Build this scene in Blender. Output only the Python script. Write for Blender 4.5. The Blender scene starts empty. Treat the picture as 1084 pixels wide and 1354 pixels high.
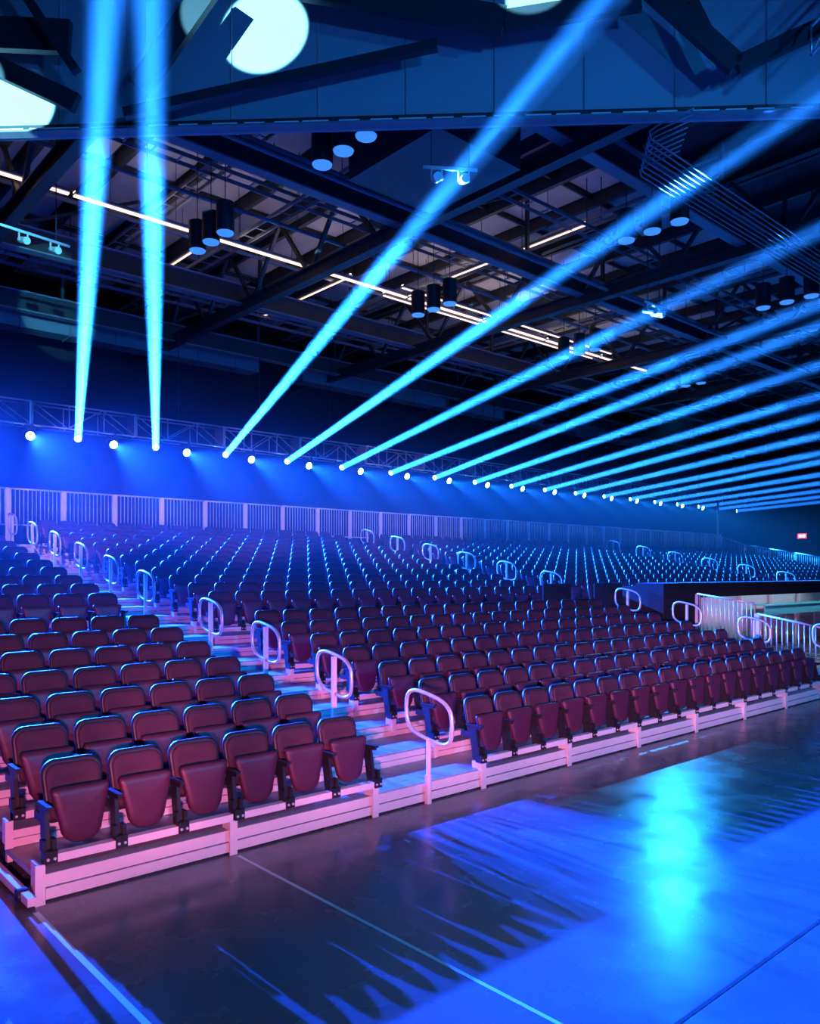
import bpy, math, random
from mathutils import Vector, Matrix
R = math.radians
rnd = random.Random(7)
scene = bpy.context.scene
C = scene.collection

# ------------------------------------------------------------------ camera
EYE = Vector((0, 0, 2.4))
FWD = Vector((0.6665, 0.7455, 0)); RGT = Vector((0.7455, -0.6665, 0))
cam_d = bpy.data.cameras.new('camera'); cam = bpy.data.objects.new('camera', cam_d); C.objects.link(cam)
cam.location = EYE
cam.rotation_euler = (R(90), 0, math.atan2(FWD.y, FWD.x) - R(90))
cam_d.sensor_fit = 'HORIZONTAL'; cam_d.sensor_width = 36; cam_d.lens = 36 * 1054 / 1084
cam_d.shift_y = 80 / 1084; cam_d.clip_end = 300
scene.camera = cam

# ------------------------------------------------------------------ world, exposure
w = bpy.data.worlds.new('dark_hall'); scene.world = w; w.use_nodes = True
w.node_tree.nodes['Background'].inputs[0].default_value = (0.05, 0.16, 0.5, 1)
w.node_tree.nodes['Background'].inputs[1].default_value = 0.012
vs = scene.view_settings
vs.view_transform = 'Standard'; vs.look = 'None'; vs.gamma = 1; vs.exposure = 0; vs.use_curve_mapping = False
scene.cycles.transparent_max_bounces = 64
scene.cycles.max_bounces = 6
scene.cycles.volume_bounces = 0
scene.cycles.sample_clamp_indirect = 4

# ------------------------------------------------------------------ lights away from the stage rig
def lamp(name, kind, loc, target, color, energy, **kw):
    d = bpy.data.lights.new(name, kind); d.color = color; d.energy = energy
    for k, v in kw.items(): setattr(d, k, v)
    o = bpy.data.objects.new(name, d); C.objects.link(o); o.location = loc
    v = Vector(target) - Vector(loc)
    o.rotation_euler = v.to_track_quat('-Z', 'Y').to_euler()
    return o
PINK = (1.0, 0.22, 0.42)
# pink wash lamps across the floor behind the camera, thrown along the front of the stand
for j in range(8):
    tx = 2.2 + 1.8 * j; f_ = j / 7; hd = math.hypot(tx, 6.8)
    lamp('pink_front_spot', 'SPOT', (-0.5 * tx, -3.4, 2.3), (tx, 6.8, 0.95), (1.0 - 0.25 * f_, 0.20 + 0.05 * f_, 0.42 + 0.2 * f_), 4 * math.pi * 3.4 * (1.5 * hd) ** 2 * (hd / 6.8) ** 0.4 * (1 - 0.55 * f_),
         spot_size=2 * math.atan(1.6 / (1.5 * hd)), spot_blend=0.8, shadow_soft_size=0.1)
for tx in (8.0, 13.0, 19.0):
    lamp('pink_rail_spot', 'SPOT', (-4.0, -6.0, 6.0), (tx, 22.3, 4.4), (1.0, 0.42, 0.55), 22000, spot_size=R(11), spot_blend=0.8, shadow_soft_size=0.1)
# added blue fill lamps, unseen: floor and seat fronts, then roof and bulkhead
lamp('blue_fill_spot', 'SPOT', (9.0, -9.0, 8.0), (10.0, 8.0, 0.0), (0.01, 0.32, 1.0), 7000, spot_size=R(90), spot_blend=0.9, shadow_soft_size=0.3)
lamp('roof_fill_spot', 'SPOT', (2.0, -9.0, 5.0), (8.5, 12.0, 11.0), (0.02, 0.22, 1.0), 5000, spot_size=R(58), spot_blend=0.9, shadow_soft_size=0.3)  # added fill in place of blue light bounced off the beams
# cyan spot in the roof over the stand, thrown on the floor
lamp('cyan_floor_spot', 'SPOT', (29.5, 17.0, 9.4), (6.9, 4.0, 0.0), (0.015, 0.34, 1.0), 6500, spot_size=R(12), spot_blend=1.0, shadow_soft_size=0.05)
# beams of the opposite rig that land on the bulkhead
CY = (0.22, 0.75, 1.0)
for (t, s) in (((6.70, 11.05, 11.04), 2.75), ((3.86, 13.92, 9.98), 2.5), ((9.99, 7.9, 11.47), 2.6)):
    lamp('opposite_beam_spot', 'SPOT', (t[0] - 25.0, t[1] - 10.0, 5.2), t, CY, 330000, spot_size=R(s), spot_blend=0.12, shadow_soft_size=0.03)

# ------------------------------------------------------------------ materials
def mat(name, col, rough=0.5, metal=0.0, var=0.15, scale=8.0, bump=0.0, spec=0.5, emit=None, es=0.0):
    m = bpy.data.materials.new(name); m.use_nodes = True
    nt = m.node_tree; b = nt.nodes['Principled BSDF']
    b.inputs['Roughness'].default_value = rough; b.inputs['Metallic'].default_value = metal
    b.inputs['Specular IOR Level'].default_value = spec
    tc = nt.nodes.new('ShaderNodeTexCoord')
    n = nt.nodes.new('ShaderNodeTexNoise'); n.inputs['Scale'].default_value = scale; n.inputs['Detail'].default_value = 4
    nt.links.new(tc.outputs['Object'], n.inputs['Vector'])
    mx = nt.nodes.new('ShaderNodeMix'); mx.data_type = 'RGBA'
    mx.inputs[6].default_value = (*[c * (1 - var) for c in col], 1); mx.inputs[7].default_value = (*[min(1, c * (1 + var)) for c in col], 1)
    nt.links.new(n.outputs['Fac'], mx.inputs[0]); nt.links.new(mx.outputs[2], b.inputs['Base Color'])
    if bump:
        bp = nt.nodes.new('ShaderNodeBump'); bp.inputs['Strength'].default_value = bump; bp.inputs['Distance'].default_value = 0.02
        nt.links.new(n.outputs['Fac'], bp.inputs['Height']); nt.links.new(bp.outputs['Normal'], b.inputs['Normal'])
    if emit:
        b.inputs['Emission Color'].default_value = (*emit, 1); b.inputs['Emission Strength'].default_value = es
    return m
M = {}
M['fabric'] = mat('seat_fabric', (0.054, 0.015, 0.034), 0.75, var=0.25, scale=60, bump=0.15)
M['shell'] = mat('seat_shell_plastic', (0.022, 0.018, 0.028), 0.46, var=0.1)
M['pan'] = mat('seat_pan_plastic', (0.068, 0.014, 0.037), 0.45, var=0.15, scale=30)
M['black'] = mat('black_metal', (0.015, 0.015, 0.02), 0.4, var=0.2)
M['alu'] = mat('white_painted_metal', (0.72, 0.70, 0.70), 0.38, var=0.06, scale=14)
M['deck'] = mat('grey_deck_board', (0.33, 0.34, 0.36), 0.38, var=0.15, scale=5, bump=0.05)
M['rail'] = mat('galvanised_tube', (0.74, 0.75, 0.78), 0.3, metal=0.4, var=0.06)
M['truss'] = mat('aluminium_truss', (0.5, 0.5, 0.52), 0.35, metal=0.7, var=0.1)
M['steel'] = mat('dark_painted_steel', (0.022, 0.024, 0.03), 0.5, var=0.25)
M['steel2'] = mat('grey_roof_steel', (0.16, 0.17, 0.19), 0.45, var=0.2)
M['roof'] = mat('roof_panel_lining', (0.42, 0.39, 0.37), 0.8, var=0.25, scale=1.2)
M['roofdark'] = mat('roof_deck_dark', (0.02, 0.02, 0.022), 0.9)
M['wall'] = mat('black_drape', (0.012, 0.012, 0.016), 0.95, var=0.3, scale=3)
M['bulk'] = mat('bulkhead_sheet', (0.30, 0.31, 0.33), 0.6, var=0.08, scale=1.5)
M['white'] = mat('pale_corridor_paint', (0.62, 0.6, 0.62), 0.6, var=0.05)
M['teal'] = mat('teal_counter_laminate', (0.12, 0.55, 0.6), 0.35, var=0.08)
M['line'] = mat('floor_line_tape', (0.75, 0.76, 0.78), 0.4, var=0.1)
M['joint'] = mat('floor_saw_joint', (0.02, 0.02, 0.022), 0.8)
M['beamlens'] = mat('beam_lens_glass', (0.1, 0.1, 0.1), 0.1, emit=(0.25, 0.85, 1.0), es=14)
M['washlens'] = mat('wash_lens_glass', (0.1, 0.1, 0.1), 0.1, emit=(0.30, 0.62, 1.0), es=30)
M['house'] = mat('house_light_lens', (0.5, 0.5, 0.5), 0.2, emit=(0.06, 0.32, 1.0), es=0.75)  # dim blue glow put in for blue light reflected by the lens
M['led'] = mat('linear_light_diffuser', (0.6, 0.6, 0.6), 0.4, emit=(1.0, 0.64, 0.48), es=1.9)
M['led_fill'] = mat('added_uplight_glow', (0.6, 0.6, 0.6), 0.4, emit=(1.0, 0.78, 0.66), es=9)  # glow of the added upper strip that brightens the roof lining
M['tube'] = mat('corridor_tube_lamp', (0.6, 0.6, 0.6), 0.4, emit=(0.55, 0.80, 1.0), es=14)
M['sign'] = mat('red_sign_face', (0.4, 0.02, 0.02), 0.4, emit=(1.0, 0.05, 0.06), es=2.2)
M['signw'] = mat('white_sign_mark', (0.6, 0.6, 0.6), 0.4, emit=(1.0, 0.75, 0.75), es=3.5)
for k in ('beamlens', 'washlens', 'house', 'sign', 'signw'): M[k].cycles.emission_sampling = 'NONE'

def floor_mat():
    m = bpy.data.materials.new('polished_concrete'); m.use_nodes = True
    nt = m.node_tree; b = nt.nodes['Principled BSDF']; N = nt.nodes.new; L = nt.links.new
    tc = N('ShaderNodeTexCoord')
    n1 = N('ShaderNodeTexNoise'); n1.inputs['Scale'].default_value = 0.55; n1.inputs['Detail'].default_value = 8; n1.inputs['Roughness'].default_value = 0.65
    n2 = N('ShaderNodeTexNoise'); n2.inputs['Scale'].default_value = 1.6; n2.inputs['Detail'].default_value = 5
    L(tc.outputs['Object'], n1.inputs['Vector']); L(tc.outputs['Object'], n2.inputs['Vector'])
    cr = N('ShaderNodeValToRGB'); cr.color_ramp.elements[0].position = 0.3; cr.color_ramp.elements[1].position = 0.72
    cr.color_ramp.elements[0].color = (0.105, 0.105, 0.11, 1); cr.color_ramp.elements[1].color = (0.15, 0.15, 0.155, 1)
    L(n1.outputs['Fac'], cr.inputs[0]); L(cr.outputs[0], b.inputs['Base Color'])
    mr = N('ShaderNodeMapRange'); mr.inputs[1].default_value = 0.3; mr.inputs[2].default_value = 0.7; mr.inputs[3].default_value = 0.15; mr.inputs[4].default_value = 0.34
    L(n2.outputs['Fac'], mr.inputs[0]); L(mr.outputs[0], b.inputs['Roughness'])
    bp = N('ShaderNodeBump'); bp.inputs['Strength'].default_value = 0.05; bp.inputs['Distance'].default_value = 0.02
    L(n2.outputs['Fac'], bp.inputs['Height']); L(bp.outputs['Normal'], b.inputs['Normal'])
    return m
M['floor'] = floor_mat()

def haze_mat(name, density, g):
    m = bpy.data.materials.new(name); m.use_nodes = True; nt = m.node_tree; nt.nodes.clear()
    o = nt.nodes.new('ShaderNodeOutputMaterial'); s = nt.nodes.new('ShaderNodeVolumeScatter')
    s.inputs['Density'].default_value = density; s.inputs['Anisotropy'].default_value = g
    s.inputs['Color'].default_value = (1, 1, 1, 1)
    nt.links.new(s.outputs[0], o.inputs['Volume'])
    m.cycles.volume_sampling = 'EQUIANGULAR'
    return m
M['beamhaze'] = haze_mat('beam_haze', 0.0006, 0.2)
M['haze'] = haze_mat('hall_haze', 0.00062, 0.55)

# ------------------------------------------------------------------ mesh helpers
class MB:
    def __init__(s): s.v = []; s.f = []
    def add(s, vs, fs):
        o = len(s.v); s.v += [tuple(p) for p in vs]; s.f += [tuple(i + o for i in f) for f in fs]; return s
    def box(s, a, b):
        x0, y0, z0 = a; x1, y1, z1 = b
        return s.add([(x0, y0, z0), (x1, y0, z0), (x1, y1, z0), (x0, y1, z0), (x0, y0, z1), (x1, y0, z1), (x1, y1, z1), (x0, y1, z1)],
                     [(0, 3, 2, 1), (4, 5, 6, 7), (0, 1, 5, 4), (1, 2, 6, 5), (2, 3, 7, 6), (3, 0, 4, 7)])
    def bar(s, p, q, wd, ht, up=(0, 0, 1)):
        p = Vector(p); q = Vector(q); d = (q - p).normalized(); up = Vector(up)
        if abs(d.dot(up)) > 0.98: up = Vector((0, 1, 0))
        a = up.cross(d).normalized(); b = d.cross(a).normalized()
        vs = []
        for c in (p, q):
            for sx, sz in ((-1, -1), (1, -1), (1, 1), (-1, 1)): vs.append(c + a * sx * wd / 2 + b * sz * ht / 2)
        return s.add(vs, [(3, 2, 1, 0), (4, 5, 6, 7), (0, 1, 5, 4), (1, 2, 6, 5), (2, 3, 7, 6), (3, 0, 4, 7)])
    def ibeam(s, p, q, wd, ht, t=0.03):
        p = Vector(p); q = Vector(q); d = (q - p).normalized(); up = Vector((0, 0, 1)); a = d.cross(up).normalized(); b = a.cross(d)
        s.bar(p + b * (ht / 2), q + b * (ht / 2), wd, t); s.bar(p - b * (ht / 2), q - b * (ht / 2), wd, t); s.bar(p, q, t, ht - t)
        return s
    def cyl(s, p, q, r, n=8, r2=None, cap=True):
        p = Vector(p); q = Vector(q); r2 = r if r2 is None else r2
        d = (q - p).normalized(); up = Vector((0, 0, 1)) if abs(d.z) < 0.95 else Vector((1, 0, 0))
        a = d.cross(up).normalized(); b = d.cross(a).normalized(); vs = []
        for c, rr in ((p, r), (q, r2)):
            for i in range(n):
                t = 2 * math.pi * i / n; vs.append(c + (a * math.cos(t) + b * math.sin(t)) * rr)
        fs = [(i, (i + 1) % n, n + (i + 1) % n, n + i) for i in range(n)]
        if cap: fs += [tuple(range(n - 1, -1, -1)), tuple(range(n, 2 * n))]
        return s.add(vs, fs)
    def tube(s, pts, r, n=8, closed=False):
        pts = [Vector(p) for p in pts]; m = len(pts); vs = []; pa = None
        for i in range(m):
            if closed: d = pts[(i + 1) % m] - pts[i - 1]
            else: d = pts[min(i + 1, m - 1)] - pts[max(i - 1, 0)]
            d.normalize()
            if pa is None: pa = d.cross(Vector((1, 0, 0)) if abs(d.x) < 0.9 else Vector((0, 1, 0))).normalized()
            a = (pa - d * pa.dot(d)).normalized(); pa = a; b = d.cross(a)
            for k in range(n):
                t = 2 * math.pi * k / n; vs.append(pts[i] + (a * math.cos(t) + b * math.sin(t)) * r)
        fs = []
        for i in range(m if closed else m - 1):
            j = (i + 1) % m
            for k in range(n): fs.append((i * n + k, i * n + (k + 1) % n, j * n + (k + 1) % n, j * n + k))
        if not closed: fs += [tuple(range(n - 1, -1, -1)), tuple(range((m - 1) * n, m * n))]
        return s.add(vs, fs)
    def mesh(s, name, m, smooth=False):
        me = bpy.data.meshes.new(name); me.from_pydata(s.v, [], s.f); me.validate()
        if m is not None: me.materials.append(M[m] if isinstance(m, str) else m)
        if smooth:
            me.polygons.foreach_set('use_smooth', [True] * len(me.polygons))
        me.update(); return me
    def build(s, name, m, parent=None, smooth=False, loc=(0, 0, 0)):
        return link(name, s.mesh(name, m, smooth), parent, loc)
def link(name, me, parent=None, loc=(0, 0, 0)):
    o = bpy.data.objects.new(name, me); C.objects.link(o); o.location = loc
    if parent is not None: o.parent = parent
    return o
def tag(o, label=None, cat=None, group=None, kind=None):
    if label: o['label'] = label
    if cat: o['category'] = cat
    if group: o['group'] = group
    if kind: o['kind'] = kind
    return o
def thing(name, label, cat, loc=(0, 0, 0), group=None, rz=0, kind=None):
    o = bpy.data.objects.new(name, None); C.objects.link(o); o.location = loc; o.rotation_euler = (0, 0, rz)
    o.empty_display_size = 0.1
    return tag(o, label, cat, group, kind)
def copy_tree(o, parent=None):
    c = o.copy(); C.objects.link(c)
    if parent is not None: c.parent = parent
    for ch in o.children: copy_tree(ch, c)
    return c
ORD = 'zeroth first second third fourth fifth sixth seventh eighth ninth tenth eleventh twelfth thirteenth fourteenth fifteenth sixteenth seventeenth eighteenth nineteenth twentieth twenty-first twenty-second twenty-third twenty-fourth twenty-fifth twenty-sixth twenty-seventh twenty-eighth twenty-ninth thirtieth'.split()

# ------------------------------------------------------------------ floor
tag(MB().box((-14, -16, -0.1), (62, 32, 0)).build('floor', 'floor'), 'polished grey concrete hall floor', 'floor', kind='structure')
f = MB().box((3.40, -14, 0.0005), (3.43, 6.0, 0.002)).build('floor_line', 'line'); tag(f, 'thin white line on the floor running to the pink post', 'floor line')
f = MB().box((1.76, -14, 0.0005), (1.80, 5.95, 0.002)).build('floor_line', 'line'); tag(f, 'white line on the floor at the left end of the stand', 'floor line')
f = MB().box((-12, 2.2, 0.0004), (40, 2.225, 0.0015)).build('floor_joint', 'joint'); tag(f, 'dark sawn joint crossing the blue-lit concrete floor', 'floor joint')

# ------------------------------------------------------------------ walls
tag(MB().box((-14, 29.5, 0), (62, 29.8, 13)).build('wall_back', 'wall'), 'black rear wall behind the lighting truss', 'wall', kind='structure')
tag(MB().box((60, -10, 0), (60.3, 29.5, 13)).build('wall_right', 'wall'), 'black end wall far right', 'wall', kind='structure')

# ------------------------------------------------------------------ the stand
ROW, RISE, Y0, Z0 = 0.765, 0.14, 6.1, 0.2
NROW = 21
def rowy(i): return Y0 + ROW * i
def rowz(i): return Z0 + RISE * i
XL, XV, XR = 1.84, 17.9, 44.0
BLOCKS = (('left', 1.84, 6, 0), ('middle', 6.51, 18, 0), ('right', 17.42, 24, 8), ('far', 31.5, 23, 8))
SEATROWS = [i for i in range(NROW) if i != 7]
AISLES = ((4.96, 6.51), (15.87, 17.42), (29.9, 31.5))
stand = thing('seating_stand', 'stepped grandstand with white beams and grey treads carrying the seats', 'grandstand', (XL, Y0, 0))
def sp(mb, name, m): # part of the stand, given in world coordinates
    o = mb.build(name, m, stand); o.location = (-XL, -Y0, 0); return o
for i in range(NROW + 1):
    y, z = rowy(i), rowz(i); x1 = XV if i < 8 else XR; depth = ROW if i < NROW else 1.0
    sp(MB().box((XL, y + 0.015, z - 0.045), (x1, y + depth + 0.03, z - 0.002)), 'deck', 'deck')
    if i > 0:
        h = RISE
        sp(MB().box((XL, y - 0.004, z - h + 0.004), (x1, y + 0.012, z - h * 0.52)), 'riser_board', 'alu')
        sp(MB().box((XL, y - 0.010, z - h * 0.46), (x1, y + 0.012, z)), 'riser_board', 'alu')
# treads of the aisle beside the near block: separate planks
for (a0, a1), rows in ((AISLES[0], range(0, 12)), (AISLES[1], range(0, 7))):
    for i in rows:
        y, z = rowy(i), rowz(i)
        for k in range(4):
            wd = (ROW - 0.03) / 4
            sp(MB().box((a0 + 0.03, y + 0.012 + k * wd, z), (a1 - 0.03, y + 0.004 + (k + 1) * wd, z + 0.012)), 'tread_plank', 'deck')
# front fascia bays and posts
bays = [1.84, 3.40, 4.96, 6.51] + [6.51 + 1.56 * k for k in range(1, 7)] + [XV]
for a, b in zip(bays[:-1], bays[1:]):
    seat = not any(abs(a - q[0]) < 0.1 for q in AISLES)
    sp(MB().box((a + 0.05, Y0 - 0.012, 0.018), (b - 0.002, Y0 + 0.012, 0.098)), 'fascia_board', 'alu')
    sp(MB().box((a + 0.05, Y0 - 0.004, 0.108), (b - 0.002, Y0 + 0.014, 0.2)), 'fascia_board', 'alu')
    if seat:
        sp(MB().box((a + 0.05, Y0 - 0.045, 0.285), (b - 0.002, Y0 + 0.03, 0.345)), 'seat_beam', 'alu')
for a in bays:
    # front plate and the deeper web behind it
    sp(MB().box((a - 0.035, Y0 - 0.052, 0.0), (a + 0.035, Y0 - 0.034, 0.29)).box((a - 0.014, Y0 - 0.034, 0.03), (a + 0.014, Y0 + 0.12, 0.285)), 'post', 'alu')
for i in SEATROWS:
    if i == 0: continue
    for nm, bx, n, r0 in BLOCKS:
        if i < r0: continue
        y, z = rowy(i), rowz(i); xe = bx + n * 0.52
        sp(MB().box((bx + 0.03, y - 0.045, z + 0.085), (xe - 0.03, y + 0.03, z + 0.145)), 'seat_beam', 'alu')
        for xx in (bx, xe):
            sp(MB().box((xx - 0.03, y - 0.052, z - RISE + 0.012), (xx + 0.03, y - 0.034, z + 0.09)).box((xx - 0.012, y - 0.034, z - RISE + 0.03), (xx + 0.012, y + 0.1, z + 0.085)), 'post', 'alu')
# open left end of the stand: floor rail, wheels, braces
sp(MB().box((XL - 0.10, Y0 - 0.10, 0.03), (XL - 0.04, rowy(NROW), 0.09)), 'base_rail', 'alu')
for i in range(0, 8):
    sp(MB().cyl((XL - 0.12, rowy(i) + 0.1, 0.055), (XL - 0.02, rowy(i) + 0.1, 0.055), 0.05, 12), 'wheel', 'black')
for i in range(1, NROW):
    sp(MB().box((XL + 0.0, rowy(i), 0.09), (XL + 0.04, rowy(i) + 0.05, rowz(i) - 0.045)), 'leg', 'alu')
sp(MB().box((XL + 0.4, Y0 + 0.2, 0.0), (XL + 0.45, rowy(NROW), 0.16)), 'inner_skirt', 'black')
sp(MB().box((XL + 0.3, rowy(NROW) + 0.95, 0), (XR, rowy(NROW) + 1.0, rowz(NROW) - 0.04)), 'rear_skirt', 'black')
sp(MB().box((XV - 0.05, Y0 + 0.02, 0), (XV, rowy(7), 0.19)), 'side_skirt', 'black')

# ------------------------------------------------------------------ seats
def rrect(wt, wb, h, rt, rb, n=4):
    """rounded trapezoid outline in (x, z), z from 0 to h"""
    pts = []
    for cx, cz, r, a0 in ((wb / 2 - rb, rb, rb, -90), (wt / 2 - rt, h - rt, rt, 0), (-wt / 2 + rt, h - rt, rt, 90), (-wb / 2 + rb, rb, rb, 180)):
        for k in range(n + 1):
            t = R(a0 + 90 * k / n); pts.append((cx + r * math.cos(t), cz + r * math.sin(t)))
    return pts
def panel(mb, out, cz, yb, t, bulge, lean, bend, dent=None, rings=(0.93, 0.7, 0.4), z0=0.0):
    n = len(out); vs = []; fs = []
    def P(x, z, y):
        zz = z0 + z
        yy = yb + y + lean * z + bend * x * x
        if dent: yy += dent[1] * math.exp(-((z - dent[0]) / 0.035) ** 2) * max(0, 1 - (x / 0.17) ** 2) * (1 if y < 0 else 0)
        return (x, yy, zz)
    spec = [(0.95, t / 2), (1.0, t * 0.25), (1.0, -t * 0.25)] + [(r, -t / 2 - bulge * (1 - r ** 2)) for r in rings]
    for sc, y in spec:
        for (x, z) in out: vs.append(P(x * sc, cz + (z - cz) * sc, y))
    m = len(spec)
    for i in range(m - 1):
        for k in range(n):
            k2 = (k + 1) % n
            fs.append((i * n + k, (i + 1) * n + k, (i + 1) * n + k2, i * n + k2)[::-1])
    vs.append(P(0, cz, -t / 2 - bulge)); c = len(vs) - 1
    for k in range(n): fs.append(((m - 1) * n + k, (m - 1) * n + (k + 1) % n, c))
    vs.append(P(0, cz, t / 2)); c = len(vs) - 1
    for k in range(n): fs.append(((k + 1) % n, k, c))
    return mb.add(vs, fs)
def seat_parts(n=4):
    """meshes of one seat; origin on the deck edge under the middle of the seat, facing -Y"""
    d = {}
    d['backrest'] = panel(MB(), rrect(0.46, 0.42, 0.46, 0.10, 0.05, n), 0.23, 0.235, 0.05, 0.0, 0.20, -0.5, z0=0.30)
    d['back_cushion'] = panel(MB(), rrect(0.415, 0.38, 0.405, 0.085, 0.04, n), 0.21, 0.212, 0.035, 0.018, 0.20, -0.5, dent=(0.255, 0.035), rings=(0.94, 0.8, 0.62, 0.42, 0.2), z0=0.325)
    d['seat_pan'] = panel(MB(), rrect(0.435, 0.31, 0.42, 0.03, 0.13, n), 0.24, 0.075, 0.06, 0.022, 0.10, -0.3, z0=0.165)
    arm = MB().box((-0.021, -0.03, 0.472), (0.021, 0.21, 0.490)).box((-0.014, -0.01, 0.445), (0.014, 0.20, 0.472))
    d['armrest'] = arm
    st = MB()
    st.add([(-0.018, 0.0, 0.10), (0.018, 0.0, 0.10), (0.018, 0.10, 0.10), (-0.018, 0.10, 0.10), (-0.014, 0.06, 0.445), (0.014, 0.06, 0.445), (0.014, 0.17, 0.445), (-0.014, 0.17, 0.445)],
           [(0, 3, 2, 1), (4, 5, 6, 7), (0, 1, 5, 4), (1, 2, 6, 5), (2, 3, 7, 6), (3, 0, 4, 7)])
    st.box((-0.045, -0.058, 0.085), (0.045, 0.035, 0.175)).box((-0.05, -0.02, 0.17), (-0.02, 0.05, 0.25)).box((0.02, -0.02, 0.17), (0.05, 0.05, 0.25))
    st.box((-0.012, 0.10, 0.34), (0.012, 0.30, 0.40))
    d['stanchion'] = st
    ft = MB().cyl((0, -0.066, 0.12), (0, -0.056, 0.12), 0.011, 8)
    d['clamp_bolt'] = ft
    return d
PM = dict(backrest='shell', back_cushion='fabric', seat_pan='pan', armrest='black', stanchion='black', clamp_bolt='rail')
meshes = {k: v.mesh(k, PM[k], k in ('backrest', 'back_cushion', 'seat_pan')) for k, v in seat_parts(4).items()}
def proj(p):
    v = Vector(p) - EYE; d = v.dot(FWD); return (542 + 1054 * v.dot(RGT) / d, 757 - 1054 * v.z / d, d)
spots = []
for nm, bx, n, r0 in BLOCKS:
    for i in SEATROWS:
        if i < r0: continue
        for k in range(n):
            p = (bx + 0.26 + 0.52 * k if nm != 'left' else bx + 0.335 + 0.511 * k, rowy(i), rowz(i)); q = proj((p[0], p[1] + 0.1, p[2] + 0.55))
            spots.append((q[2], -12 < q[0] < 1096 and q[1] < 1360, nm, i, k, n, p))
spots.sort()
single = [s for s in spots if s[1]][:300]; sset = set((s[2], s[3], s[4]) for s in single)
rest = [s for s in spots if (s[2], s[3], s[4]) not in sset]
for dd, vis, nm, i, k, n, p in single:
    if nm == 'left': lab = 'plum folding seat, %s row up, %s seat left of the near aisle' % (ORD[i + 1], ORD[n - k])
    else: lab = 'plum folding seat, %s row up, %s seat right of the near aisle' % (ORD[i + 1], ORD[k + 1])
    t = thing('folding_seat', lab, 'seat', p, 'folding seats nearest the floor')
    for part in ('backrest', 'back_cushion', 'seat_pan'): link(part, meshes[part], t)
    for sx in ((-1, 1) if k == 0 else (1,)):
        link('armrest', meshes['armrest'], t, (sx * 0.26, 0, 0))
        s = link('stanchion', meshes['stanchion'], t, (sx * 0.26, 0, 0))
        for bx_ in (-0.024, 0.024): link('clamp_bolt', meshes['clamp_bolt'], s, (bx_, 0, 0))
# everything farther up: one object of real seats
low = seat_parts(2); vs, fs, mi = [], [], []
MI = dict(backrest=0, back_cushion=1, seat_pan=2, armrest=3, stanchion=3)
for dd, vis, nm, i, k, n, p in rest:
    for part in ('backrest', 'back_cushion', 'seat_pan', 'armrest', 'stanchion'):
        mb = low[part]; o = len(vs); ox = 0.26 if part in ('armrest', 'stanchion') else 0
        vs += [(a + p[0] + ox, b + p[1], c + p[2]) for a, b, c in mb.v]
        fs += [tuple(j + o for j in f) for f in mb.f]; mi += [MI[part]] * len(mb.f)
me = bpy.data.meshes.new('upper_seats'); me.from_pydata(vs, [], fs)
for k in ('shell', 'fabric', 'pan', 'black'): me.materials.append(M[k])
me.polygons.foreach_set('material_index', mi); me.polygons.foreach_set('use_smooth', [m < 3 for m in mi]); me.update()
tag(link('upper_seats', me), 'hundreds of dark folding seats in the upper rows of the stand', 'seats', kind='stuff')

# ------------------------------------------------------------------ aisle grab rails
def loop_pts(w2, h2, zc, shear, n=28):
    pts = []
    for k in range(n):
        t = 2 * math.pi * k / n; c, s = math.cos(t), math.sin(t); e = 0.62
        y = w2 * math.copysign(abs(c) ** e, c); z = h2 * math.copysign(abs(s) ** e, s)
        pts.append((0, y, zc + z + shear * y))
    return pts
loop_lo = MB().tube(loop_pts(0.345, 0.235, 0.70, 0.18), 0.021, 8, True).mesh('loop', 'rail', True)
post_lo = MB().cyl((0, 0, 0.02), (0, 0, 0.475), 0.024, 10).mesh('post', 'alu', True)
post_hi = MB().box((-0.028, -0.02, 0.0), (0.028, 0.02, 0.905)).mesh('post', 'alu')
foot = MB().box((-0.05, -0.07, 0.0), (0.05, 0.07, 0.02)).box((-0.035, -0.015, 0.02), (0.035, 0.015, 0.12)).mesh('foot_plate', 'alu')
RAILROWS = (0, 2, 4, 6, 9, 11, 13, 15, 17, 19)
for ai, (ax, nm) in enumerate(((5.66, 'near aisle'), (16.6, 'middle aisle'), (30.8, 'far aisle'))):
    q = 0
    for i in RAILROWS:
        if ai == 2 and i < 8: continue
        q += 1
        if ai == 0 and i == 0: loc = (ax, Y0 - 0.06, 0.0)
        else: loc = (ax, rowy(i) + 0.06, rowz(i) + 0.012)
        t = thing('grab_rail', 'white looped grab rail in the %s, %s from its bottom' % (nm, ORD[q]), 'handrail', loc, 'aisle grab rails')
        if i == 0:
            a = link('loop', loop_lo, t); a.location.z = 0.2
            b = MB().cyl((0, 0, 0.0), (0, 0, 0.675), 0.026, 10).box((-0.03, -0.012, 0.0), (0.03, 0.03, 0.30)).build('post', 'alu', t)
        else:
            link('loop', loop_lo, t); link('post', post_hi, t); link('foot_plate', foot, t)

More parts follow.
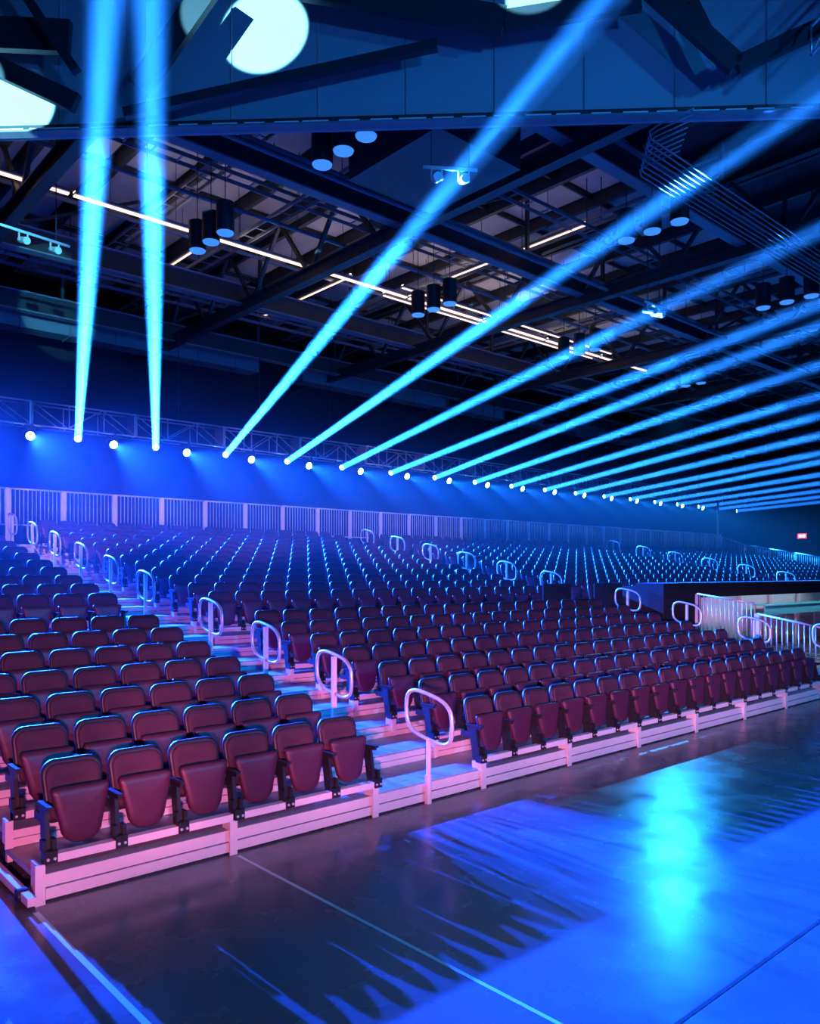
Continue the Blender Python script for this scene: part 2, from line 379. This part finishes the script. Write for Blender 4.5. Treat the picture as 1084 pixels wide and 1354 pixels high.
# ------------------------------------------------------------------ guard fences
def fence_panel(p, q, h0, h1, label, group, np=14, wide=True, single=True, off=0.09):
    """pickets between p and q (bottom points); tops at h0 and h1 above them"""
    p = Vector(p); q = Vector(q); t = thing('fence_panel', label, 'fence', p, group)
    d = q - p; ln = d.length; e = d.normalized()
    P = lambda s, z: d * s + Vector((0, 0, z))
    H = lambda s: h0 + (h1 - h0) * s
    pw = 0.12 if wide else 0.06
    MB().bar(P(0, 0), P(0, H(0)), pw, 0.05, (1, 0, 0) if abs(e.y) > 0.7 else (0, 1, 0)).build('post', 'alu', t)
    MB().cyl(P(0, H(0)), P(1, H(1)), 0.024, 8).build('top_rail', 'rail', t, True)
    MB().cyl(P(0, off), P(1, off), 0.018, 8).build('bottom_rail', 'rail', t, True)
    if single:
        me = None
        for k in range(np):
            s = (k + 0.7) / (np + 0.4)
            if me is None or abs(h0 - h1) > 1e-4: me = MB().cyl((0, 0, off), (0, 0, H(s)), 0.013, 6).mesh('picket', 'rail', True)
            link('picket', me, t, P(s, 0))
    else:
        mb = MB()
        for k in range(np):
            s = (k + 0.7) / (np + 0.4); mb.cyl(P(s, off), P(s, H(s)), 0.013, 5)
        tag(mb.build('pickets', 'rail', t, True), kind='stuff')
    return t
FY = 22.3; FZ = rowz(NROW); FH = 4.58 - FZ
nf = 0; x = 4.6
while x < XR - 0.2:
    nf += 1; x1 = min(x + 1.39, XR)
    fence_panel((x, FY, FZ), (x1, FY, FZ), FH, FH, 'white picket guard fence behind the top row, %s panel from the left' % ORD[nf], 'top row guard fence', 13, single=(nf <= 20), off=0.5)
    x += 1.39
y = FY; k = 0
while y > 12.5:
    k += 1; y1 = y - 1.39
    zf = lambda yy: Z0 + RISE * (yy - Y0) / ROW
    fence_panel((XR, y, zf(y)), (XR, y1, zf(y1)), 1.30 if k == 1 else 1.05, 1.05, 'white picket fence stepping down the far end of the stand, %s panel down' % ORD[k], 'far end fence', 12, single=False, off=0.3)
    y = y1
# fence beside the entry gap
fence_panel((18.2, 9.85, 0.86), (18.2, 8.42, 0.64), 1.02, 1.05, 'upper pale blue picket fence panel beside the entry', 'entry fence', 13, False, off=0.1)
fence_panel((18.2, 8.36, 0.45), (18.2, 6.5, 0.12), 1.0, 1.0, 'lower pale blue picket fence panel beside the entry', 'entry fence', 15, True, off=0.08)
# tall white end post at the left edge of the stand
t = thing('end_post', 'tall white end post at the left edge beside the third row', 'post', (1.74, rowy(2) + 0.05, 0))
MB().box((-0.03, -0.03, 0), (0.03, 0.03, 1.42)).build('post', 'alu', t); MB().box((-0.06, -0.06, 0), (0.06, 0.06, 0.015)).build('foot_plate', 'alu', t)

# ------------------------------------------------------------------ entry under the upper rows
t = thing('entry_parapet', 'black boxed parapet around the entry below the upper rows', 'parapet', (18, 10.6, 0))
def wp(mb, name, m, par):
    o = mb.build(name, m, par); o.location = -par.location; return o
wp(MB().box((17.95, 10.60, 1.74), (31.5, 10.72, 2.13)), 'header', 'wall', t)
wp(MB().box((17.95, 10.60, 0.0), (19.8, 10.72, 1.74)), 'jamb', 'wall', t)
wp(MB().box((17.95, 10.72, 0.0), (18.05, 12.15, 2.05)), 'cheek', 'wall', t)
wp(MB().box((17.95, 10.72, 2.05), (31.5, 11.40, 2.13)), 'cap', 'wall', t)
t = thing('entry_corridor', 'pale lit corridor behind the entry opening', 'corridor', (18, 11, 0))
wp(MB().box((19.0, 12.05, 0.0), (33, 12.12, 1.9)), 'back_panel', 'white', t)
wp(MB().box((19.0, 10.72, 1.88), (33, 12.05, 1.92)), 'soffit', 'white', t)
wp(MB().box((19.3, 10.75, 0.0), (19.4, 12.05, 1.88)), 'side_panel', 'white', t)
for k in range(4): wp(MB().box((22.6 + 2.2 * k, 11.9, 0.0), (22.72 + 2.2 * k, 12.0, 1.88)), 'post', 'white', t)
wp(MB().box((20.5, 10.9, 1.82), (30, 10.98, 1.87)), 'tube_lamp', 'tube', t)
t = thing('counter', 'teal fronted counter standing in the lit entry', 'counter', (25.2, 11.3, 0))
MB().box((0, 0, 1.04), (5, 0.05, 1.34)).build('front_panel', 'teal', t); MB().box((-0.05, -0.06, 1.34), (5.05, 0.45, 1.38)).build('worktop', 'teal', t)
for lx in (0.1, 2.4, 4.8):
    for ly in (0.06, 0.38): MB().box((lx, ly, 0), (lx + 0.06, ly + 0.05, 1.34)).build('leg', 'alu', t)
for xx0, xx1, lab in ((14.55, 15.6, 'left black barrier panel at the back of the lower middle rows'), (16.55, 17.75, 'right black barrier panel at the back of the lower middle rows')):
    t = thing('barrier_panel', lab, 'barrier', (xx0, rowy(7) + 0.2, rowz(7)), 'black barrier panels')
    MB().box((0, 0, 0.1), (xx1 - xx0, 0.04, 0.96)).build('board', 'wall', t)
    for s in (0.05, xx1 - xx0 - 0.1): MB().box((s, -0.15, 0.0), (s + 0.05, 0.25, 0.1)).build('foot', 'black', t)
# red lit sign on the end wall
t = thing('lit_sign', 'small red lit sign on the far right black wall', 'sign', (59.9, 24.2, 5.05))
MB().box((-0.06, -0.34, -0.2), (0.11, 0.34, 0.2)).build('housing', 'black', t); MB().box((-0.08, -0.32, -0.18), (-0.06, 0.32, 0.18)).build('face', 'sign', t)
for s in (-1, 1): MB().box((-0.09, s * 0.13 - 0.09, -0.1), (-0.08, s * 0.13 + 0.09, 0.1)).build('mark', 'signw', t)
t = thing('corner_mast', 'slim dark mast standing at the far corner of the top fence', 'mast', (XR + 0.2, FY + 0.3, 0))
MB().cyl((0, 0, 0), (0, 0, 6.6), 0.06, 8).build('pole', 'truss', t, True); MB().box((-0.3, -0.3, 0), (0.3, 0.3, 0.04)).build('base_plate', 'truss', t)

# ------------------------------------------------------------------ lighting truss with its lamps
RZ = 12.6 # underside of the roof joists
TY = 24.0; TZ = 6.55; TH = 0.66
def truss_segment(x0, ln, label):
    t = thing('box_truss', label, 'truss', (x0, TY, TZ), 'box truss over the top row')
    for yy in (-0.25, 0.25):
        for zz in (0, TH): MB().cyl((0, yy, zz), (ln, yy, zz), 0.028, 6).build('chord', 'truss', t, True)
    n = 3
    for yy in (-0.25, 0.25):
        for k in range(n):
            a, b = ln * k / n, ln * (k + 1) / n
            MB().cyl((a + 0.02, yy, 0), (a + 0.02, yy, TH), 0.02, 6).build('upright', 'truss', t, True)
            MB().cyl((a, yy, 0 if k % 2 else TH), (b, yy, TH if k % 2 else 0), 0.014, 6).build('diagonal', 'truss', t, True)
    MB().bar((ln - 0.04, -0.27, TH / 2), (ln - 0.04, 0.27, TH / 2), 0.05, TH + 0.04).build('end_plate', 'truss', t)
    MB().cyl((ln / 2, 0, TH), (ln / 2, 0, RZ + 0.158 - TZ), 0.012, 5).build('chain', 'steel', t)
k = 0; x = -2.0
while x < 50:
    if x + 3 > 6.2: k += 1
    truss_segment(x, 3.0, 'aluminium box truss length above the top row, %s from the left' % ORD[k] if k else 'aluminium box truss length beyond the left edge, %s one' % ('outer' if x < 0 else 'inner')); x += 3.0

def fixture(name, loc, d, head_r, head_l, lens, label, cat, group, zt):
    """moving head: clamp and base under the truss, yoke, head along d; returns the lens point"""
    t = thing(name, label, cat, loc, group); d = Vector(d).normalized(); s = d.cross(Vector((0, 0, 1))).normalized(); Z = zt - loc[2]
    MB().box((-0.14, -0.14, Z - 0.14), (0.14, 0.14, Z - 0.03)).box((-0.03, -0.29, Z - 0.06), (0.03, -0.21, Z + 0.02)).box((-0.03, 0.21, Z - 0.06), (0.03, 0.29, Z + 0.02)).box((-0.03, -0.29, Z - 0.08), (0.03, 0.29, Z - 0.05)).build('base', 'black', t)
    y = MB()
    for q in (-1, 1): y.bar(s * q * (head_r + 0.03) + Vector((0, 0, Z - 0.15)), s * q * (head_r + 0.03), 0.05, 0.02, s)
    y.bar(s * -(head_r + 0.04) + Vector((0, 0, Z - 0.15)), s * (head_r + 0.04) + Vector((0, 0, Z - 0.15)), 0.06, 0.03)
    y.build('yoke', 'black', t)
    h = MB().cyl(d * -head_l * 0.5, d * head_l * 0.5, head_r * 0.8, 16, head_r).build('head', 'black', t, False)
    MB().cyl(d * head_l * 0.5, d * (head_l * 0.5 + 0.012), head_r * 0.9, 20).build('lens', lens, h)
    return Vector(loc) + d * (head_l * 0.5 + 0.03)
AZEL = [(18.2, 8), (24.3, 8), (14.8, 9.4), (10.0, 8.8), (6.7, 8.2), (4.3, 7.6), (9.1, 7.0), (8.3, 6.6), (7.2, 6.2), (8.1, 5.8), (6.9, 5.4), (3.5, 5.0), (6.2, 4.8), (0.6, 4.6), (-2.0, 4.4), (-6.0, 4.2), (-8.5, 4.0), (-12.0, 3.8)]
BEAM = (0.014, 0.20, 1.0)
for k, (az, el) in enumerate(AZEL):
    X = 8.35 + 2.39 * k; a, e = R(az), R(el)
    d = Vector((-math.sin(a) * math.cos(e), -math.cos(a) * math.cos(e), math.sin(e)))
    p = fixture('beam_lamp', (X, TY, 6.28), d, 0.105, 0.36, 'beamlens', 'moving head lamp throwing a narrow cyan beam, %s from the left' % ORD[k + 1], 'stage light', 'beam lamps on the truss', TZ)
    lo = lamp('beam_light', 'AREA', p, p + d, BEAM, 6000 if k < 4 else 4800 - 160 * k, shape='DISK', size=0.20, spread=R(1.25))
    L = 34.0
    b = MB().cyl(d * 0.02, d * L, 0.105, 24, 0.105 + L * math.tan(R(0.72)))
    o = b.build('light_beam', 'beamhaze', None, True, p)
    tag(o, 'cyan light beam through haze from the %s beam lamp from the left' % ORD[k + 1], 'light beam', 'light beams over the seats', kind='stuff')
for k in range(-2, 17):
    X = 6.99 + 2.364 * k; d = Vector((0.0, -1.0, -0.36))
    col = (0.006, 0.06 + 0.011 * max(k, 0), 1.0); pw, sz = 240000 * (1 - 0.045 * max(k, 0)), 40
    p = fixture('wash_lamp', (X, TY, 6.30), d, 0.13, 0.30, 'washlens', ('round wash lamp glowing blue white, %s from the left' % ORD[k + 1] if k >= 0 else 'round wash lamp hung %s steps beyond the left edge of view' % ('one', 'two')[-k - 1]), 'stage light', 'wash lamps on the truss', TZ)
    lamp('wash_light', 'SPOT', p, p + d, col, pw, spot_size=R(sz), spot_blend=1.0, shadow_soft_size=0.07)
# the haze the wash lamps shine through
tag(MB().box((-5.0, 11.0, 0.2), (52, 26.5, 8.5)).build('haze', 'haze'), 'thin blue lit haze hanging over the upper rows', 'haze', kind='stuff')

# ------------------------------------------------------------------ roof
def yb(x): return max(2.0, 14.11 - (x - 3.67) * 0.986 + 0.35) # roof begins behind the bulkhead
cpts = [(-6, yb(-6)), (15.6, 2.4), (62, 2.4), (62, 29.5), (-6, 29.5)]
ceil = tag(MB().add([(a, b, RZ + 0.16) for a, b in cpts] + [(a, b, RZ + 0.3) for a, b in cpts], [(4, 3, 2, 1, 0), (5, 6, 7, 8, 9)] + [(i, (i + 1) % 5, 5 + (i + 1) % 5, 5 + i) for i in range(5)]).build('ceiling', 'roofdark'), 'dark lined roof over the stand', 'ceiling', kind='structure')
PX, PY = 1.75, 2.3
pm = MB().box((0.16, 0.05, 0), (PX - 0.16, PY - 0.07, 0.05)).mesh('roof_panel', 'roof')
np_ = 0
for iy in range(8):
    for ix in range(36):
        if np_ >= 300: break
        if 10.6 + iy * PY < yb(-1 + ix * PX): continue
        o = link('roof_panel', pm, ceil, (-1 + ix * PX, 10.6 + iy * PY, RZ + 0.06 + rnd.uniform(0, 0.05))); np_ += 1
for ix in range(37):
    x = -1 + ix * PX
    MB().bar((x, max(4, yb(x)), RZ - 0.06), (x, 29.4, RZ - 0.06), 0.13, 0.34).build('joist', 'steel', ceil)
for iy in range(9):
    MB().bar((max(-2, 3.67 + (14.11 - 10.6 - iy * PY) / 0.986 + 0.5), 10.6 + iy * PY, RZ - 0.0), (62, 10.6 + iy * PY, RZ - 0.0), 0.06, 0.12).build('purlin', 'steel', ceil)
# trusses running up the hall
def roof_truss(x, label):
    y0 = max(5.0, yb(x)); ln = 29.3 - y0
    t = thing('roof_truss', label, 'roof truss', (x, y0, 10.2), 'roof trusses')
    MB().ibeam((0, 0, 0.15), (0, ln, 0.15), 0.26, 0.34).build('bottom_chord', 'steel', t)
    MB().ibeam((0, 0, 2.05), (0, ln, 2.05), 0.2, 0.26).build('top_chord', 'steel', t)
    n = max(4, round(ln / 2.9)); st = ln / n
    for k in range(n):
        MB().bar((0, st * k + 0.1, 0.3), (0, st * (k + 0.5), 2.0), 0.09, 0.1).build('web', 'steel', t)
        MB().bar((0, st * (k + 0.5), 2.0), (0, st * (k + 1) - 0.1, 0.3), 0.09, 0.1).build('web', 'steel', t)
for k, x in enumerate((5.2, 12.2, 19.2, 26.2, 33.2, 40.2, 47.2)): roof_truss(x, 'dark steel roof truss running up the hall, %s from the left' % ORD[k + 1])
def roof_girder(y, z, label):
    x0 = max(-4, 3.67 + (14.11 - y) / 0.986 + 0.5); ln = 60 - x0
    t = thing('roof_girder', label, 'roof girder', (x0, y, z), 'roof girders')
    MB().bar((0, 0, 0.28), (ln, 0, 0.28), 0.28, 0.04).build('top_flange', 'steel2', t); MB().bar((0, 0, -0.28), (ln, 0, -0.28), 0.28, 0.04).build('bottom_flange', 'steel2', t)
    MB().bar((0, 0, 0), (ln, 0, 0), 0.03, 0.54).build('web_plate', 'steel', t)
    for k in range(int(ln / 3.5)): MB().bar((2 + 3.5 * k, 0, 0.3), (2 + 3.5 * k, 0, RZ - z), 0.09, 0.09).build('hanger', 'steel', t)
    for k in range(int(ln / 7)): MB().bar((2 + 7 * k, 0, 0.3), (5.2 + 7 * k, 0, RZ - z), 0.08, 0.08).build('brace', 'steel', t)
for k, (y, z) in enumerate(((9.2, 10.75), (14.0, 10.75), (21.3, 10.75), (25.8, 10.6))): roof_girder(y, z, 'long dark roof girder across the hall, %s from the floor side' % ORD[k + 1])
# thin light rails below the girders
def light_line(p, q, label, wd=0.11, m='led'):
    t = thing('linear_light', label, 'linear light', p, 'linear lights under the roof'); v = Vector(q) - Vector(p)
    MB().bar((0, 0, 0.06), v + Vector((0, 0, 0.06)), wd + 0.12, 0.06).build('tray', 'steel2', t)
    MB().bar((0, 0, 0.015), v + Vector((0, 0, 0.015)), wd, 0.03).build('diffuser', m, t)
    MB().bar((0, 0, 0.1), v + Vector((0, 0, 0.1)), wd, 0.02).build('added_uplight', 'led_fill' if m == 'led' else m, t)  # strip added to light the roof, hidden from below by the tray
    n = max(2, int(v.length / 3))
    for k in range(n):
        c = v * ((k + 0.5) / n); MB().cyl(c + Vector((0, 0, 0.09)), c + Vector((0, 0, RZ - p[2] + 0.158)), 0.008, 5).build('wire', 'steel', t)
xx = 3.0; k = 0
while xx < 30:
    k += 1; light_line((xx, 18.7, 11.0), (xx + 3.3, 18.7, 11.0), 'warm linear light in the long row under the roof, %s from the left' % ORD[k]); xx += 3.42
for k, y in enumerate((18.25, 19.15)):
    light_line((16.0, y, 11.05), (27.0, y, 11.05), 'slim parallel linear light beside the long row, %s of two' % ORD[k + 1], 0.05)
for k, (x, y0, y1) in enumerate(((14.6, 19.0, 24.0), (21.5, 19.3, 24.5), (10.2, 20.2, 23.5), (16.9, 12.2, 17.0))):
    light_line((x, y0, 11.25), (x, y1, 11.25), 'dim short cross light under the roof, %s of the cross lights' % ORD[k + 1], 0.04, 'led')
# cable trays and service pipes
def tray(p, q, label, wd=0.4):
    t = thing('cable_tray', label, 'cable tray', p, 'cable trays under the roof'); v = Vector(q) - Vector(p); e = v.normalized(); a = e.cross(Vector((0, 0, 1)))
    for s in (-1, 1): MB().bar(a * s * wd / 2, v + a * s * wd / 2, 0.03, 0.09).build('side_rail', 'steel2', t)
    n = int(v.length / 0.6); mb = MB()
    for k in range(n): c = v * ((k + 0.5) / n); mb.bar(c - a * wd / 2, c + a * wd / 2, 0.04, 0.02)
    tag(mb.build('rungs', 'steel2', t), kind='stuff')
    for k in range(int(v.length / 4)): c = v * ((k + 0.5) / int(v.length / 4)); MB().cyl(c, c + Vector((0, 0, RZ - p[2] + 0.158)), 0.012, 5).build('rod', 'steel', t)
for k, (p, q) in enumerate((((6.2, 12.4, 11.3), (46, 12.4, 11.3)), ((4, 16.4, 11.5), (46, 16.4, 11.5)), ((8.8, 10, 11.6), (8.8, 26, 11.6)), ((11.0, 10, 11.4), (11.0, 27, 11.4)), ((17.5, 10, 11.6), (17.5, 27, 11.6)), ((24, 10, 11.5), (24, 27, 11.5)), ((6, 23.6, 11.2), (46, 23.6, 11.2)))):
    tray(p, q, 'grey ladder cable tray under the roof, %s of the trays' % ORD[k + 1])
for k, (y, z, r) in enumerate(((13.1, 10.4, 0.05), (15.3, 11.7, 0.07), (17.2, 11.2, 0.05), (20.1, 11.5, 0.06), (22.6, 11.1, 0.09), (24.8, 11.3, 0.06), (27.0, 10.9, 0.11))):
    t = thing('service_pipe', 'grey service pipe across the hall under the roof, %s from the floor side' % ORD[k + 1], 'pipe', (5.5 if y < 14.5 else 1.5, y, z), 'service pipes')
    MB().cyl((0, 0, 0), (46, 0, 0), r, 8).build('pipe', 'steel2', t, True)
    for j in range(11): MB().cyl((2 + 4 * j, 0, r), (2 + 4 * j, 0, RZ - z + 0.158), 0.01, 5).build('hanger', 'steel', t)
# square duct runs near the back wall
for k, (x0, x1, y, z) in enumerate(((6, 16, 26.9, 10.3), (18, 30, 26.9, 10.3), (32, 44, 26.9, 10.3))):
    t = thing('air_duct', 'grey square air duct by the rear wall, %s from the left' % ORD[k + 1], 'duct', (x0, y, z), 'air ducts')
    MB().box((0, -0.35, -0.25), (x1 - x0, 0.35, 0.25)).build('duct', 'steel2', t)
    for j in range(int((x1 - x0) / 1.5) + 1): MB().box((j * 1.5 - 0.02, -0.39, -0.29), (j * 1.5 + 0.02, 0.39, 0.29)).build('flange', 'steel2', t)
# pendant house lights in threes
for gx in (8.22, 14.8, 21.3, 28.0):
    for gy, nm in ((10.9 if gx < 9 else 9.0, 'near'), (15.6, 'middle')):
        for j in range(3):
            z = 9.6 if gx < 9 and nm == 'near' else 9.5; y = gy + (j - 1) * 0.62
            lab = '%s blue lit pendant of the %s trio at %s' % (ORD[j + 1], nm, {8.22: 'the left', 14.8: 'centre left', 21.3: 'centre right', 28.0: 'the right'}[gx])
            t = thing('pendant_light', lab, 'pendant light', (gx, y, z), 'pendant house lights')
            b = MB().cyl((0, 0, 0), (0, 0, 0.62), 0.19, 20).build('housing', 'black', t)
            MB().cyl((0, 0, -0.03), (0, 0, 0), 0.165, 20, 0.18).build('lens', 'house', t)
            MB().cyl((0, 0, 0.62), (0, 0, RZ - z + 0.158), 0.01, 5).build('cord', 'steel', t)
t = thing('acoustic_box', 'black hanging box behind the near left pendant trio', 'box', (9.6, 10.5, 9.75))
MB().box((-0.5, -1.0, 0), (1.6, 1.4, 0.9)).build('cabinet', 'black', t)
for s in (-0.8, 1.2): MB().cyl((0.4, s, 0.9), (0.4, s, RZ - 9.75 + 0.158), 0.012, 5).build('wire', 'steel', t)
# bundle of conduits crossing the fourth beam
for j in range(8):
    y = 6.62 + 0.105 * j; z = 9.02
    t = thing('conduit', 'thin metal conduit in the flat bundle across a beam, %s of eight' % ORD[j + 1], 'conduit', (0, 0, 0), 'bundled conduits')
    xb = 10.55 + 0.13 * j
    pts = [(xb + 0.04, y - 0.85, z), (xb + 0.04, y - 0.30, z), (xb + 0.10, y - 0.10, z), (xb + 0.30, y, z), (26, y, z)]
    o = MB().tube(pts, 0.014, 6).build('pipe', 'steel2', t, True)

# ------------------------------------------------------------------ bulkhead between the roofs
BL = Vector((3.67, 14.11, 0)); BE = Vector((0.712, -0.702, 0)).normalized(); BN = Vector((-BE.y, BE.x, 0)) * -1
if BN.dot(EYE - BL) < 0: BN = -BN
BC = BL + BE * 6.51
def bp(r, z, off): q = BC + BE * r + BN * off; return Vector((q.x, q.y, z))
mb = MB(); A = [bp(-16, 9.5, 0), bp(14, 9.5, 0), bp(14, 9.5, -0.15), bp(-16, 9.5, -0.15)]
mb.add(A + [a + Vector((0, 0, 6)) for a in A], [(0, 3, 2, 1), (4, 5, 6, 7), (0, 1, 5, 4), (1, 2, 6, 5), (2, 3, 7, 6), (3, 0, 4, 7)])
bw = tag(mb.build('wall_upper', 'bulk'), 'dark blue lit bulkhead sheet hanging across the top of the hall', 'wall', kind='structure')
MB().bar(bp(-16, 9.5, 0.04), bp(14, 9.5, 0.04), 0.20, 0.03).build('flange', 'steel2', bw)
MB().bar(bp(-16, 9.60, 0.02), bp(14, 9.60, 0.02), 0.02, 0.09).build('gutter', 'steel', bw)
for k in range(34):
    r = -8.5 + 0.5 * k + rnd.uniform(-0.05, 0.05)
    MB().bar(bp(r, 9.535, 0.09), bp(r + 0.30 + rnd.uniform(0, 0.13), 9.535, 0.09), 0.05, 0.03).build('flange_plate', 'alu', bw)
for k in range(12):
    MB().bar(bp(-8.3 + 1.4 * k, 9.66, 0.012), bp(-8.3 + 1.4 * k, 15.4, 0.012), 0.012, 0.02).build('seam', 'bulk', bw)
t = thing('bulkhead_bracing', 'heavy dark steel bracing in front of the bulkhead sheet', 'bracing', (0, 0, 0))
for (r0, z0, r1, z1, wd, off) in ((3.3, 11.4, 4.98, 9.81, 0.30, 0.75), (4.98, 9.81, 7.6, 10.95, 0.24, 0.75), (4.2, 11.4, 4.87, 10.0, 0.14, 0.5), (-7.5, 10.8, -4.88, 9.54, 0.28, 0.75),
                                  (-8.0, 10.95, -5.1, 10.72, 0.5, 0.5), (-5.8, 11.4, -4.86, 10.0, 0.14, 0.8), (-2.85, 11.15, -3.9, 9.7, 0.36, 0.8), (-4.2, 9.45, 0.6, 10.35, 0.15, 0.6), (-1.4, 11.25, 1.6, 10.6, 0.42, 0.7), (1.6, 10.6, 3.6, 10.85, 0.3, 0.7)):
    MB().bar(bp(r0, z0, off), bp(r1, z1, off), 0.12, wd).build('brace', 'steel', t)
# small hung truss at the upper right
t = thing('hung_truss', 'blue lit lattice truss hanging at the upper right edge', 'truss', (0, 0, 0))
a0, a1 = bp(5.85, 9.65, 1.2), bp(8.2, 12.0, 1.2)
for o_ in (Vector((0, 0, 0)), Vector((0, 0, 0.4)), BN * 0.35, BN * 0.35 + Vector((0, 0, 0.4))): MB().cyl(a0 + o_, a1 + o_, 0.025, 6).build('chord', 'truss', t, True)
for k in range(7):
    p = a0.lerp(a1, k / 6); MB().cyl(p, p + Vector((0, 0, 0.4)), 0.015, 5).build('upright', 'truss', t, True)
    if k < 6: MB().cyl(p, a0.lerp(a1, (k + 1) / 6) + Vector((0, 0, 0.4)), 0.012, 5).build('diagonal', 'truss', t, True)

# small hung rigs of lamps among the beams
def hung_rig(p, rz, label, n=2, bar=1.2):
    t = thing('hung_lamp_bar', label, 'lamp bar', p, 'hung lamp bars', rz)
    MB().cyl((-bar / 2, 0, 0), (bar / 2, 0, 0), 0.03, 8).build('bar', 'alu', t, True)
    for q in (-1, 1): MB().cyl((q * bar * 0.35, 0, 0.03), (q * bar * 0.35, 0, RZ + 0.158 - p[2]), 0.012, 5).build('wire', 'steel', t)
    for k in range(n):
        x = (k + 0.5) / n * bar - bar / 2
        MB().cyl((x, -0.16, -0.22), (x, 0.14, -0.12), 0.075, 12, 0.06).build('lamp_head', 'alu', t)
        for q in (-1, 1): MB().bar((x + q * 0.085, 0, 0), (x + q * 0.085, 0, -0.2), 0.02, 0.04).build('yoke', 'alu', t)
hung_rig((4.85, 17.0, 9.2), R(8), 'cyan lit lamp bar hanging at the left edge under the roof', 3, 1.9)
hung_rig((9.2, 9.3, 9.02), R(-35), 'cyan lit lamp bar hanging below the bulkhead beside a beam', 2, 0.9)
hung_rig((16.25, 9.85, 8.5), R(0), 'small lamp bar glinting inside the fifth beam', 2, 0.7)
lamp('opposite_beam_spot', 'SPOT', (-6.0, -10.0, 4.6), (4.85, 17.0, 9.1), (0.12, 0.7, 1.0), 60000, spot_size=R(3.4), spot_blend=0.3, shadow_soft_size=0.03)
